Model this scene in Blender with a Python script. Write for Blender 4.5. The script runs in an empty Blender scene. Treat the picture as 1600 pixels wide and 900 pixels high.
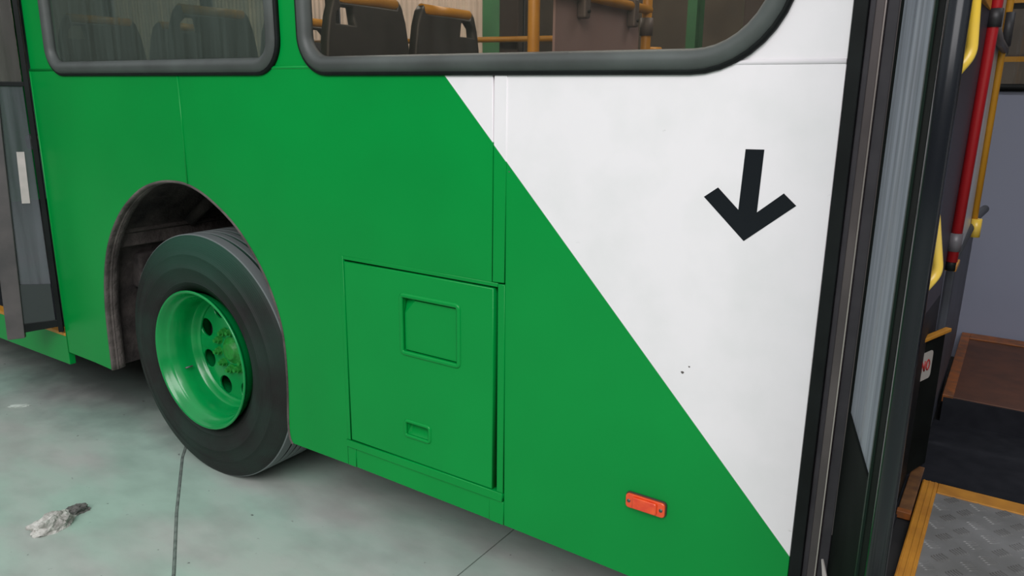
import bpy, bmesh, math, random
from math import pi, sin, cos, radians
from mathutils import Vector, Matrix, Euler
random.seed(7)
C = bpy.context.scene.collection
scn = bpy.context.scene

# ------------------------------------------------------------------ camera
cam_d = bpy.data.cameras.new('camera'); cam = bpy.data.objects.new('camera', cam_d); C.objects.link(cam)
cam_d.sensor_fit = 'HORIZONTAL'; cam_d.sensor_width = 36.0; cam_d.lens = 36.0*1196.47/1600.0
cam_d.clip_start = 0.05; cam_d.clip_end = 200
right = Vector((0.83247342, 0.55394786, 0.01139205))
down = Vector((0.14648674, -0.20021812, -0.96873853))
fwd = Vector((-0.53434974, 0.80811786, -0.24782228))
M = Matrix((right, -down, -fwd)).transposed().to_4x4(); M.translation = (0, -1.8, 1.585)
cam.matrix_world = M
scn.camera = cam

# ------------------------------------------------------------------ world, light, exposure
w = bpy.data.worlds.new('world'); scn.world = w; w.use_nodes = True
bg = w.node_tree.nodes['Background']; bg.inputs[0].default_value = (0.86, 0.93, 0.96, 1); bg.inputs[1].default_value = 0.82
def area_light(name, loc, target, size, energy, col=(1, 1, 1)):
    d = bpy.data.lights.new(name, 'AREA'); d.shape = 'RECTANGLE'; d.size, d.size_y = size; d.energy = energy; d.color = col
    o = bpy.data.objects.new(name, d); C.objects.link(o); o.location = loc
    o.rotation_euler = (Vector(target)-Vector(loc)).to_track_quat('-Z', 'Y').to_euler(); return o
area_light('skylight_front', (1.0, -5.5, 5.5), (-1.0, 0, 0.9), (6, 4), 470, (1.0, 0.975, 0.985))
area_light('skylight_rear', (-5.5, 4.3, 5.6), (-5.8, 6.5, 2.5), (5, 1.2), 220, (1.0, 0.95, 0.9))
area_light('bus_fill_light', (-1.9, 1.3, 2.86), (-1.9, 1.3, 0), (3.4, 0.3), 30, (1.0, 0.96, 0.92))  # both cabin lights are added fill, standing in for entering daylight
area_light('bus_fill_light', (0.5, 1.3, 2.86), (0.5, 1.3, 0), (1.2, 0.3), 5, (0.92, 0.95, 1.0))
vs = scn.view_settings; vs.view_transform = 'Standard'; vs.look = 'None'; vs.exposure = 0.0; vs.gamma = 1.0; vs.use_curve_mapping = False

GZ = -0.065      # shop floor level

# ------------------------------------------------------------------ materials
def mat(name, col, rough=0.5, metal=0.0, spec=0.5, noise=None, bump=None, col2=None, coat=0.0):
    m = bpy.data.materials.new(name); m.use_nodes = True
    nt = m.node_tree; b = nt.nodes['Principled BSDF']
    b.inputs['Base Color'].default_value = (*col, 1); b.inputs['Roughness'].default_value = rough
    b.inputs['Metallic'].default_value = metal; b.inputs['Specular IOR Level'].default_value = spec
    if coat: b.inputs['Coat Weight'].default_value = coat; b.inputs['Coat Roughness'].default_value = 0.12
    tc = nt.nodes.new('ShaderNodeTexCoord')
    if noise and col2:
        n = nt.nodes.new('ShaderNodeTexNoise'); n.inputs['Scale'].default_value = noise; n.inputs['Detail'].default_value = 6
        r = nt.nodes.new('ShaderNodeValToRGB'); r.color_ramp.elements[0].position = 0.35; r.color_ramp.elements[1].position = 0.68
        r.color_ramp.elements[0].color = (*col, 1); r.color_ramp.elements[1].color = (*col2, 1)
        nt.links.new(tc.outputs['Object'], n.inputs['Vector']); nt.links.new(n.outputs['Fac'], r.inputs[0])
        nt.links.new(r.outputs[0], b.inputs['Base Color'])
    if bump:
        n = nt.nodes.new('ShaderNodeTexNoise'); n.inputs['Scale'].default_value = bump[0]; n.inputs['Detail'].default_value = 4
        bp = nt.nodes.new('ShaderNodeBump'); bp.inputs['Strength'].default_value = bump[1]; bp.inputs['Distance'].default_value = 0.01
        nt.links.new(tc.outputs['Object'], n.inputs['Vector']); nt.links.new(n.outputs['Fac'], bp.inputs['Height'])
        nt.links.new(bp.outputs[0], b.inputs['Normal'])
    return m

GREEN = (0.0, 0.262, 0.043)
def livery():
    m = mat('livery_paint', GREEN, 0.30, spec=0.24)
    nt = m.node_tree; b = nt.nodes['Principled BSDF']; N = nt.nodes.new; Lk = nt.links.new
    tc = N('ShaderNodeTexCoord'); sp = N('ShaderNodeSeparateXYZ'); Lk(tc.outputs['Object'], sp.inputs[0])
    # diagonal from (-1.44, 1.63) to (-0.351, 0.478): white where z > 1.63 + s*(x+1.44)
    s = (0.470-1.636)/(-0.351+1.438)
    mu = N('ShaderNodeMath'); mu.operation = 'MULTIPLY_ADD'; mu.inputs[1].default_value = -s; mu.inputs[2].default_value = -(1.636+s*1.438)
    Lk(sp.outputs['X'], mu.inputs[0])
    ad = N('ShaderNodeMath'); ad.operation = 'ADD'; Lk(mu.outputs[0], ad.inputs[0]); Lk(sp.outputs['Z'], ad.inputs[1])
    st = N('ShaderNodeMapRange'); st.inputs['From Min'].default_value = -0.0012; st.inputs['From Max'].default_value = 0.0012
    Lk(ad.outputs[0], st.inputs['Value'])
    # upper body right of the second window is white, left of it green
    ux = N('ShaderNodeMath'); ux.operation = 'GREATER_THAN'; ux.inputs[1].default_value = -1.44; Lk(sp.outputs['X'], ux.inputs[0])
    fac = N('ShaderNodeMath'); fac.operation = 'MULTIPLY'; Lk(st.outputs[0], fac.inputs[0]); Lk(ux.outputs[0], fac.inputs[1])
    # white with faint grey dirt, a few scuffs
    n1 = N('ShaderNodeTexNoise'); n1.inputs['Scale'].default_value = 5; n1.inputs['Detail'].default_value = 8; Lk(tc.outputs['Object'], n1.inputs['Vector'])
    r1 = N('ShaderNodeValToRGB'); r1.color_ramp.elements[0].position = 0.3; r1.color_ramp.elements[0].color = (0.755, 0.735, 0.74, 1)
    r1.color_ramp.elements[1].position = 0.55; r1.color_ramp.elements[1].color = (0.815, 0.78, 0.795, 1); Lk(n1.outputs['Fac'], r1.inputs[0])
    mp = N('ShaderNodeMapping'); mp.inputs['Scale'].default_value = (14, 14, 22); Lk(tc.outputs['Object'], mp.inputs[0])
    n2 = N('ShaderNodeTexNoise'); n2.inputs['Scale'].default_value = 1.5; n2.inputs['Detail'].default_value = 3; Lk(mp.outputs[0], n2.inputs['Vector'])
    r2 = N('ShaderNodeValToRGB'); r2.color_ramp.elements[0].position = 0.735; r2.color_ramp.elements[0].color = (0, 0, 0, 1)
    r2.color_ramp.elements[1].position = 0.80; r2.color_ramp.elements[1].color = (0.6, 0.6, 0.6, 1); Lk(n2.outputs['Fac'], r2.inputs[0])
    mx0 = N('ShaderNodeMix'); mx0.data_type = 'RGBA'; Lk(r2.outputs[0], mx0.inputs[0]); Lk(r1.outputs[0], mx0.inputs[6]); mx0.inputs[7].default_value = (0.35, 0.33, 0.31, 1)
    # green with faint spray variation
    n3 = N('ShaderNodeTexNoise'); n3.inputs['Scale'].default_value = 1.6; n3.inputs['Detail'].default_value = 3; Lk(tc.outputs['Object'], n3.inputs['Vector'])
    r3 = N('ShaderNodeValToRGB'); r3.color_ramp.elements[0].position = 0.3; r3.color_ramp.elements[0].color = (0.0, 0.235, 0.038, 1)
    r3.color_ramp.elements[1].position = 0.7; r3.color_ramp.elements[1].color = (0.0, 0.275, 0.044, 1); Lk(n3.outputs['Fac'], r3.inputs[0])
    mx = N('ShaderNodeMix'); mx.data_type = 'RGBA'; Lk(fac.outputs[0], mx.inputs[0]); Lk(r3.outputs[0], mx.inputs[6]); Lk(mx0.outputs[2], mx.inputs[7])
    Lk(mx.outputs[2], b.inputs['Base Color'])
    # gentle sheet-metal waviness
    n4 = N('ShaderNodeTexNoise'); n4.inputs['Scale'].default_value = 2.2; n4.inputs['Detail'].default_value = 1; Lk(tc.outputs['Object'], n4.inputs['Vector'])
    bp = N('ShaderNodeBump'); bp.inputs['Strength'].default_value = 0.25; bp.inputs['Distance'].default_value = 0.02
    Lk(n4.outputs['Fac'], bp.inputs['Height']); Lk(bp.outputs[0], b.inputs['Normal'])
    return m
PAINT = livery()
GRN = mat('green_paint', (0.0, 0.25, 0.041), 0.3, spec=0.24, noise=2, col2=(0.0, 0.275, 0.045))
GRNRIM = mat('green_rim_paint', (0.0, 0.23, 0.05), 0.24, noise=9, col2=(0.0, 0.28, 0.06), coat=0.15)
GRNHUB = mat('green_hub_paint', (0.01, 0.27, 0.03), 0.5, noise=30, col2=(0.02, 0.2, 0.03), bump=(60, 0.4))
GASKET = mat('window_rubber', (0.05, 0.055, 0.052), 0.5, noise=5, col2=(0.075, 0.085, 0.08))
BLACK = mat('black_rubber', (0.005, 0.006, 0.006), 0.5, spec=0.16, noise=8, col2=(0.009, 0.011, 0.011))
DARKMET = mat('dark_bronze_metal', (0.12, 0.098, 0.096), 0.38, metal=0.3, noise=3, col2=(0.05, 0.04, 0.042))
DARKPUR = mat('dark_brush_seal', (0.02, 0.017, 0.022), 0.6, noise=12, col2=(0.035, 0.03, 0.036))
ALU = mat('aluminium_edge', (0.42, 0.36, 0.34), 0.3, metal=0.8)
LEAFBLK = mat('leaf_rubber', (0.005, 0.006, 0.0055), 0.75, spec=0.06, noise=8, col2=(0.008, 0.010, 0.009))
ARROWM = mat('black_decal', (0.006, 0.008, 0.011), 0.35, spec=0.25)
AMBER = mat('amber_lens', (0.72, 0.045, 0.012), 0.2, noise=40, col2=(0.85, 0.09, 0.015), coat=0.6)
STEEL = mat('screw_steel', (0.12, 0.13, 0.12), 0.4, metal=0.7)
LINER = mat('arch_liner', (0.05, 0.040, 0.037), 0.9, noise=7, col2=(0.15, 0.125, 0.115), bump=(35, 0.9))
MUD = mat('muddy_steel', (0.018, 0.014, 0.014), 0.95, noise=8, col2=(0.085, 0.068, 0.062), bump=(25, 0.9))
UNDER = mat('underbody_black', (0.01, 0.01, 0.011), 0.9)
YEL = mat('yellow_paint', (0.62, 0.30, 0.02), 0.35, noise=12, col2=(0.5, 0.22, 0.015))
ORG = mat('ochre_pole_paint', (0.60, 0.28, 0.02), 0.4, noise=9, col2=(0.52, 0.23, 0.015))
YELH = mat('yellow_handle', (0.62, 0.42, 0.08), 0.3, noise=14, col2=(0.72, 0.46, 0.03))
RED = mat('red_pole_paint', (0.42, 0.011, 0.016), 0.32)
SEAT = mat('seat_plastic', (0.018, 0.018, 0.017), 0.5, noise=20, col2=(0.03, 0.028, 0.027))
MAUVE = mat('mauve_laminate', (0.33, 0.24, 0.245), 0.45)
GREYCL = mat('grey_clamp', (0.12, 0.10, 0.10), 0.5)
INWALL = mat('interior_grey_wall', (0.22, 0.235, 0.31), 0.5)
INWHITE = mat('interior_white_panel', (0.42, 0.42, 0.44), 0.3, noise=5, col2=(0.30, 0.30, 0.32))
INDARK = mat('interior_dark_panel', (0.035, 0.03, 0.04), 0.5)
SEATGREY = mat('seat_side_grey', (0.05, 0.055, 0.07), 0.5, noise=6, col2=(0.03, 0.033, 0.042))
FLOORIN = mat('dark_bus_flooring', (0.009, 0.010, 0.014), 0.8, spec=0.2, noise=18, col2=(0.015, 0.016, 0.021))
PLY = mat('brown_flooring', (0.10, 0.035, 0.016), 0.6, noise=14, col2=(0.065, 0.024, 0.012))
OCHRE = mat('ochre_edging', (0.55, 0.24, 0.02), 0.45, noise=16, col2=(0.42, 0.17, 0.015))
OCHRED = mat('worn_orange_edging', (0.30, 0.085, 0.012), 0.5, noise=22, col2=(0.12, 0.05, 0.02))
CHECKER = mat('checker_plate_metal', (0.17, 0.17, 0.165), 0.5, metal=0.3, noise=7, col2=(0.25, 0.25, 0.25))
STICK = mat('sticker_white', (0.42, 0.39, 0.36), 0.5)
STICKRED = mat('sticker_red', (0.35, 0.02, 0.02), 0.5)
PALESTRIP = mat('pale_tape', (0.42, 0.38, 0.36), 0.6, noise=20, col2=(0.5, 0.44, 0.42))
CEILM = mat('bus_lining', (0.35, 0.35, 0.36), 0.6)

def glass(name, tint=(0.75, 0.8, 0.78), rough=0.02, bump=None, dirt_haze=0.0, dirt_haze_col=(0.3, 0.32, 0.3)):
    m = bpy.data.materials.new(name); m.use_nodes = True; nt = m.node_tree; nt.nodes.clear(); N = nt.nodes.new; Lk = nt.links.new
    out = N('ShaderNodeOutputMaterial'); tr = N('ShaderNodeBsdfTransparent'); tr.inputs[0].default_value = (*tint, 1)
    gl = N('ShaderNodeBsdfGlossy'); gl.inputs['Roughness'].default_value = rough; gl.inputs[0].default_value = (1, 1, 1, 1)
    fr = N('ShaderNodeFresnel'); ge = N('ShaderNodeNewGeometry')
    ior = N('ShaderNodeMapRange'); ior.inputs['To Min'].default_value = 1.5; ior.inputs['To Max'].default_value = 1/1.5   # same 1.5 from either side of the thin pane
    Lk(ge.outputs['Backfacing'], ior.inputs['Value']); Lk(ior.outputs[0], fr.inputs[0])
    mx = N('ShaderNodeMixShader'); Lk(fr.outputs[0], mx.inputs[0]); Lk(tr.outputs[0], mx.inputs[1]); Lk(gl.outputs[0], mx.inputs[2])
    last = mx
    if bump:
        tc = N('ShaderNodeTexCoord'); n = N('ShaderNodeTexNoise'); n.inputs['Scale'].default_value = bump[0]; Lk(tc.outputs['Object'], n.inputs['Vector'])
        bp = N('ShaderNodeBump'); bp.inputs['Strength'].default_value = bump[1]; bp.inputs['Distance'].default_value = 0.02
        Lk(n.outputs['Fac'], bp.inputs['Height']); Lk(bp.outputs[0], gl.inputs['Normal']); Lk(bp.outputs[0], fr.inputs['Normal'])
    if dirt_haze:  # streaky diffuse film: dirt on some panes, painted haze on others
        df = N('ShaderNodeBsdfDiffuse'); df.inputs[0].default_value = (*dirt_haze_col, 1)
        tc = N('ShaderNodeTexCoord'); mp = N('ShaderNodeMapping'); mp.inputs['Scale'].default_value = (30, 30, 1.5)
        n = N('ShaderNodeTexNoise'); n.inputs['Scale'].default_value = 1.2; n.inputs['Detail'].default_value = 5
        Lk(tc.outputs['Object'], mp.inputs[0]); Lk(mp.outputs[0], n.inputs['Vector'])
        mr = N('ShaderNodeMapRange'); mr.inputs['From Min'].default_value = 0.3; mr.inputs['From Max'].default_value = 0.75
        mr.inputs['To Min'].default_value = dirt_haze*0.6; mr.inputs['To Max'].default_value = dirt_haze*1.4; Lk(n.outputs['Fac'], mr.inputs['Value'])
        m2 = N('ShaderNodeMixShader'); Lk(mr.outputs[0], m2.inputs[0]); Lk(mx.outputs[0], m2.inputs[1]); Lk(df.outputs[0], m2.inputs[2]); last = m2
    Lk(last.outputs[0], out.inputs['Surface']); return m
GLASS1 = glass('hazed_window_glass', (0.62, 0.67, 0.60), 0.06, dirt_haze=0.38, dirt_haze_col=(0.095, 0.118, 0.105))  # grey-green film paints the pane's reflection haze into its colour
GLASS2 = glass('window_glass', (0.88, 0.84, 0.78), 0.02, dirt_haze=0.015)
GLASSD = glass('door_glass', (0.55, 0.58, 0.6), 0.05, dirt_haze=0.16, dirt_haze_col=(0.35, 0.36, 0.4))
GLASSR = glass('hazed_leaf_glass', (0.6, 0.63, 0.66), 0.05, dirt_haze=0.55, dirt_haze_col=(0.46, 0.48, 0.54))  # pale film stands in for light the leaf reflects and lets through
GLASSW = glass('wavy_door_glass', (0.5, 0.5, 0.5), 0.05, bump=(9, 0.6), dirt_haze=0.2, dirt_haze_col=(0.3, 0.27, 0.26))
GLASSF = glass('far_window_glass', (0.92, 0.9, 0.88), 0.02)

# ------------------------------------------------------------------ helpers
def link(name, me, m=None, parent=None, smooth=False):
    o = bpy.data.objects.new(name, me); C.objects.link(o)
    if m: me.materials.append(m)
    if smooth:
        for p in me.polygons: p.use_smooth = True
    if parent:
        o.parent = parent
        g = grand(parent); o.location = -g
    return o
def grand(p):       # summed location of the ancestors (none of them is rotated)
    v = Vector((0, 0, 0))
    while p: v += p.location; p = p.parent
    return v
def put(o, loc):    # world location of an object whose mesh is local
    o.location = Vector(loc)-(grand(o.parent) if o.parent else Vector((0, 0, 0))); return o
def recentre(o):    # origin to the middle of its own mesh, nothing moves
    me = o.data
    c = sum((v.co for v in me.vertices), Vector())/max(1, len(me.vertices))
    for v in me.vertices: v.co -= c
    o.location += c; return o
def tag(o, label, cat=None, group=None, kind=None):
    if label: o['label'] = label
    if cat: o['category'] = cat
    if group: o['group'] = group
    if kind: o['kind'] = kind
    return o
def empty(name, loc, label, cat, group=None, rz=0):
    o = bpy.data.objects.new(name, None); C.objects.link(o); o.location = loc; o.rotation_euler.z = rz; o.empty_display_size = 0.1
    return tag(o, label, cat, group)
def bm2me(bm, name='m'):
    bmesh.ops.recalc_face_normals(bm, faces=bm.faces)
    me = bpy.data.meshes.new(name); bm.to_mesh(me); bm.free(); return me
def add_box(bm, lo, hi, bev=0.0):
    r = bmesh.ops.create_cube(bm, size=1.0)
    c = [(a+b)/2 for a, b in zip(lo, hi)]; s = [b-a for a, b in zip(lo, hi)]
    for v in r['verts']: v.co = Vector((c[0]+v.co.x*s[0], c[1]+v.co.y*s[1], c[2]+v.co.z*s[2]))
    if bev:
        es = {e for v in r['verts'] for e in v.link_edges}
        bmesh.ops.bevel(bm, geom=list(es), offset=bev, segments=2, affect='EDGES', profile=0.5)
def box(name, lo, hi, m, parent=None, bev=0.0):
    bm = bmesh.new(); add_box(bm, lo, hi, bev); return link(name, bm2me(bm), m, parent)
def panel(name, outer, holes, yf, th, m, parent=None, bev=0.0015):
    """sheet in the XZ plane with its front face at y=yf, facing -y, th thick"""
    cu = bpy.data.curves.new(name, 'CURVE'); cu.dimensions = '2D'; cu.fill_mode = 'BOTH'
    cu.extrude = th/2-bev; cu.bevel_depth = bev; cu.bevel_resolution = 1; cu.offset = -bev
    for pts in [outer]+list(holes):
        s = cu.splines.new('POLY'); s.points.add(len(pts)-1)
        for p_, q in zip(s.points, pts): p_.co = (q[0], q[1], 0, 1)
        s.use_cyclic_u = True
    tmp = bpy.data.objects.new('tmp', cu); me = bpy.data.meshes.new_from_object(tmp)
    bpy.data.objects.remove(tmp); bpy.data.curves.remove(cu)
    for v in me.vertices:
        x, y, z = v.co; v.co = (x, yf+th/2-z, y)
    me.materials.clear()
    return link(name, me, m, parent)
def rrect(x0, x1, z0, z1, r, n=8):
    """rounded rectangle; r = one radius or (bl, br, tr, tl)"""
    if not isinstance(r, (tuple, list)): r = (r,)*4
    P = []
    for (cx, cz, rr, a0) in ((x0+r[0], z0+r[0], r[0], pi), (x1-r[1], z0+r[1], r[1], 1.5*pi), (x1-r[2], z1-r[2], r[2], 0), (x0+r[3], z1-r[3], r[3], 0.5*pi)):
        for i in range(n+1):
            a = a0+0.5*pi*i/n; P.append((cx+rr*cos(a), cz+rr*sin(a)))
    return P
def lathe(name, prof, m, parent, n=96, smooth=True, closed=False):
    """prof: list of (r, y); axis = Y through the origin"""
    bm = bmesh.new(); rings = []
    for r, y in prof:
        rings.append([bm.verts.new((r*cos(2*pi*i/n), y, r*sin(2*pi*i/n))) for i in range(n)])
    if closed: rings.append(rings[0])
    for a, b in zip(rings, rings[1:]):
        for i in range(n): bm.faces.new((a[i], a[(i+1) % n], b[(i+1) % n], b[i]))
    if not closed and prof[0][0] < 0.02: bm.faces.new(rings[0])
    me = bm2me(bm); return link(name, me, m, parent, smooth)
def tube_bm(bm, pts, r, n=12, caps=True):
    pts = [Vector(p) for p in pts]; rings = []
    up = None
    for i, p in enumerate(pts):
        t = (pts[min(i+1, len(pts)-1)]-pts[max(i-1, 0)]).normalized()
        if up is None:
            up = Vector((0, 0, 1)) if abs(t.z) < 0.9 else Vector((1, 0, 0))
        u = (up-t*up.dot(t)).normalized(); up = u; v = t.cross(u)
        rings.append([bm.verts.new(p+(u*cos(2*pi*k/n)+v*sin(2*pi*k/n))*r) for k in range(n)])
    for a, b in zip(rings, rings[1:]):
        for k in range(n):
            f = bm.faces.new((a[k], a[(k+1) % n], b[(k+1) % n], b[k])); f.smooth = True
    if caps: bm.faces.new(rings[0]); bm.faces.new(rings[-1][::-1])
def tube(name, pts, r, m, parent=None, n=14):
    bm = bmesh.new(); tube_bm(bm, pts, r, n); return link(name, bm2me(bm), m, parent)
def rounded(pts, r, n=5):
    pts = [Vector(p) for p in pts]; out = [pts[0]]
    for a, b, c in zip(pts, pts[1:], pts[2:]):
        d1 = (a-b).normalized(); d2 = (c-b).normalized(); p0 = b+d1*r; p1 = b+d2*r
        for i in range(n+1):
            t = i/n; out.append(p0*(1-t)**2+b*2*t*(1-t)+p1*t*t)
    out.append(pts[-1]); return out
def prism(name, poly, axis_map, th, m, parent=None, bev=0.0):
    """extrude a 2D poly; axis_map((u,v,w)) gives the point, w from 0 to th"""
    bm = bmesh.new()
    a = [bm.verts.new(axis_map(u, v, 0)) for u, v in poly]; b = [bm.verts.new(axis_map(u, v, th)) for u, v in poly]
    bm.faces.new(a); bm.faces.new(b[::-1]); n = len(a)
    for i in range(n): bm.faces.new((a[i], a[(i+1) % n], b[(i+1) % n], b[i]))
    if bev: bmesh.ops.bevel(bm, geom=list(bm.edges), offset=bev, segments=2, affect='EDGES', profile=0.5)
    return link(name, bm2me(bm), m, parent)
def sweep(name, path, prof, m, parent=None, closed=True, smooth=True):
    """path: (x,z) list; prof: list of (n,y), n = along the path's outward normal (right of travel for ccw path)"""
    bm = bmesh.new(); rings = []; N = len(path)
    for i in range(N):
        a = path[(i-1) % N] if closed or i else path[0]; b = path[(i+1) % N] if closed or i < N-1 else path[-1]
        t = Vector((b[0]-a[0], b[1]-a[1])).normalized(); nn = Vector((t.y, -t.x))
        rings.append([bm.verts.new((path[i][0]+nn.x*q, y, path[i][1]+nn.y*q)) for q, y in prof])
    k = len(prof)
    for i in range(N if closed else N-1):
        a, b = rings[i], rings[(i+1) % N]
        for j in range(k):
            f = bm.faces.new((a[j], b[j], b[(j+1) % k], a[(j+1) % k])); f.smooth = smooth
    if not closed: bm.faces.new(rings[0]); bm.faces.new(rings[-1][::-1])
    return link(name, bm2me(bm), m, parent)

# ------------------------------------------------------------------ setting: shop floor and walls
def floor_mat():
    m = mat('shop_floor', (0.3, 0.35, 0.31), 0.6, spec=0.3); nt = m.node_tree; b = nt.nodes['Principled BSDF']; N = nt.nodes.new; Lk = nt.links.new
    tc = N('ShaderNodeTexCoord')
    def noise(sc, det, rot=0, scale=(1, 1, 1)):
        mp = N('ShaderNodeMapping'); mp.inputs['Scale'].default_value = scale; mp.inputs['Rotation'].default_value = (0, 0, rot)
        Lk(tc.outputs['Object'], mp.inputs[0]); n = N('ShaderNodeTexNoise'); n.inputs['Scale'].default_value = sc; n.inputs['Detail'].default_value = det
        Lk(mp.outputs[0], n.inputs['Vector']); return n
    n1 = noise(1.3, 5, 0.6, (1, 2.2, 1)); r1 = N('ShaderNodeValToRGB')
    e = r1.color_ramp.elements; e[0].position = 0.35; e[0].color = (0.455, 0.465, 0.435, 1); e[1].position = 0.62; e[1].color = (0.375, 0.51, 0.43, 1)
    Lk(n1.outputs['Fac'], r1.inputs[0])
    n2 = noise(4.5, 8, 0.2, (1, 1.6, 1)); r2 = N('ShaderNodeValToRGB'); e = r2.color_ramp.elements
    e[0].position = 0.25; e[0].color = (0.70, 0.70, 0.70, 1); e[1].position = 0.6; e[1].color = (1, 1, 1, 1); Lk(n2.outputs['Fac'], r2.inputs[0])
    mx = N('ShaderNodeMix'); mx.data_type = 'RGBA'; mx.blend_type = 'MULTIPLY'; mx.inputs[0].default_value = 0.7
    Lk(r1.outputs[0], mx.inputs[6]); Lk(r2.outputs[0], mx.inputs[7])
    n3 = noise(26, 4); r3 = N('ShaderNodeValToRGB'); e = r3.color_ramp.elements
    e[0].position = 0.72; e[0].color = (0, 0, 0, 1); e[1].position = 0.77; e[1].color = (0.8, 0.8, 0.8, 1); Lk(n3.outputs['Fac'], r3.inputs[0])
    m2 = N('ShaderNodeMix'); m2.data_type = 'RGBA'; Lk(r3.outputs[0], m2.inputs[0]); Lk(mx.outputs[2], m2.inputs[6]); m2.inputs[7].default_value = (0.06, 0.06, 0.06, 1)
    # dark patch beyond the front of the wheel
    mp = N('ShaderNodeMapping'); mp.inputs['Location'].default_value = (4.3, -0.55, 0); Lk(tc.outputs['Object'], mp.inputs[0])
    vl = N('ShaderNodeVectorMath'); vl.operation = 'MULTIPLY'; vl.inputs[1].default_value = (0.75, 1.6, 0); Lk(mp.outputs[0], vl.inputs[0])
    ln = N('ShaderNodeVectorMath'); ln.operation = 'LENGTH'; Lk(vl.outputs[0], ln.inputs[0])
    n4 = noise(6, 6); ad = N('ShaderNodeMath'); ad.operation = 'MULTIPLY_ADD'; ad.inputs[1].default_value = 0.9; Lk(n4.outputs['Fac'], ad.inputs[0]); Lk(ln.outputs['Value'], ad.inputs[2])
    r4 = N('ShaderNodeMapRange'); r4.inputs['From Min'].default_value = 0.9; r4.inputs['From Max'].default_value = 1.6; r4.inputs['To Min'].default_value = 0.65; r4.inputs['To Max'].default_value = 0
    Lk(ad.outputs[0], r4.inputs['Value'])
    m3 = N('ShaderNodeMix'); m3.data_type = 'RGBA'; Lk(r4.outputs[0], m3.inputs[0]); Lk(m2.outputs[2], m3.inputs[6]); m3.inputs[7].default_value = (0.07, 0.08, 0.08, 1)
    Lk(m3.outputs[2], b.inputs['Base Color'])
    bp = N('ShaderNodeBump'); bp.inputs['Strength'].default_value = 0.3; bp.inputs['Distance'].default_value = 0.01; Lk(n2.outputs['Fac'], bp.inputs['Height']); Lk(bp.outputs[0], b.inputs['Normal'])
    return m
FLOORM = floor_mat()
# floor: three slabs poured against each other, meeting in real joints
def slab(name, poly):
    bm = bmesh.new(); a = [bm.verts.new((x, y, GZ)) for x, y in poly]; b = [bm.verts.new((x, y, GZ-0.12)) for x, y in poly]
    bm.faces.new(a); bm.faces.new(b[::-1]); n = len(a)
    for i in range(n): bm.faces.new((a[i], a[(i+1) % n], b[(i+1) % n], b[i]))
    o = link(name, bm2me(bm), FLOORM); o['kind'] = 'structure'; return o
# joint 1 runs from the tyre to the lower frame edge, joint 2 shows under the skirt
jA = [(-6.6, 14), (-3.45, 0.42), (-3.037, 0.055), (-2.634, -0.24), (-2.28, -0.484), (-1.45, -1.10), (0.5, -2.65), (3.0, -9)]
off = 0.006
L_side = [(x-off, y-off*0.6) for x, y in jA]; R_side = [(x+off, y+off*0.6) for x, y in jA]
slab('floor', [(-16, 14)]+L_side+[(3.0-off, -9.5), (-16, -9.5)])
jx = -1.45; jw = 0.0025
slab('floor', R_side[:5]+[(jx-jw, -1.095), (jx-jw, 14)])
slab('floor', [(jx+jw, 14), (jx+jw, -1.095)]+R_side[6:]+[(12, -9), (12, 14)])
box('floor', (-16, -9.5, GZ-0.2), (12, 14, GZ-0.03), UNDER)['kind'] = 'structure'
JOINT = mat('joint_filler', (0.10, 0.12, 0.11), 0.8, noise=30, col2=(0.2, 0.24, 0.21))
bm = bmesh.new(); tube_bm(bm, [(x, y, GZ-0.006) for x, y in jA], 0.0075, 8)
o = link('trim_1', bm2me(bm), JOINT); o['kind'] = 'structure'

# rear wall of the shop, seen through the bus windows: corrugated sheets between green columns
def corr_mat():
    return mat('corrugated_sheet', (0.62, 0.52, 0.45), 0.5, noise=3, col2=(0.50, 0.42, 0.37))
CORR = corr_mat()
def corrugated(name, x0, x1, y, z0, z1, m, pitch=0.09):
    bm = bmesh.new(); n = int((x1-x0)/pitch*4); pr = None
    for i in range(n+1):
        x = x0+(x1-x0)*i/n; yy = y+(0.012 if (i//2) % 2 else -0.012)
        a = bm.verts.new((x, yy, z0)); b = bm.verts.new((x, yy, z1))
        if pr: bm.faces.new((pr[0], a, b, pr[1]))
        pr = (a, b)
    o = link(name, bm2me(bm), m); o['kind'] = 'structure'; return o
corrugated('wall_back', -14, -5.25, 6.2, GZ, 6.0, CORR)
BROWNW = mat('dim_workshop_wall', (0.055, 0.042, 0.034), 0.8, noise=2, col2=(0.09, 0.07, 0.055))
box('wall_back', (-16, 9.0, GZ), (12, 9.2, 6.0), BROWNW)['kind'] = 'structure'
def column(name, x, y, wd, m, label):
    bm = bmesh.new()
    add_box(bm, (x-wd/2, y, GZ), (x+wd/2, y+0.012, 5.8)); add_box(bm, (x-wd/2, y+0.2, GZ), (x+wd/2, y+0.212, 5.8)); add_box(bm, (x-0.006, y+0.012, GZ), (x+0.006, y+0.2, 5.8))
    add_box(bm, (x-wd*0.8, y-0.06, GZ), (x+wd*0.8, y+0.27, GZ+0.02))
    o = link(name, bm2me(bm), m); tag(o, label, 'column'); return o
SHOPW = mat('shop_wall_plaster', (0.20, 0.19, 0.17), 0.8, noise=1.2, col2=(0.28, 0.26, 0.24))
box('wall_front', (-16, -9.7, GZ), (12, -9.5, 5.0), SHOPW)['kind'] = 'structure'
box('wall_left', (-16.2, -9.5, GZ), (-16, 14, 5.0), SHOPW)['kind'] = 'structure'
box('wall_right', (12, -9.5, GZ), (12.2, 14, 5.0), SHOPW)['kind'] = 'structure'
GCOL = mat('green_column_paint', (0.02, 0.12, 0.045), 0.6, noise=4, col2=(0.03, 0.16, 0.06))
column('steel_column', -5.42, 5.9, 0.26, GCOL, 'green steel column beside the pale corrugated wall, seen through the bus')
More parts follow.
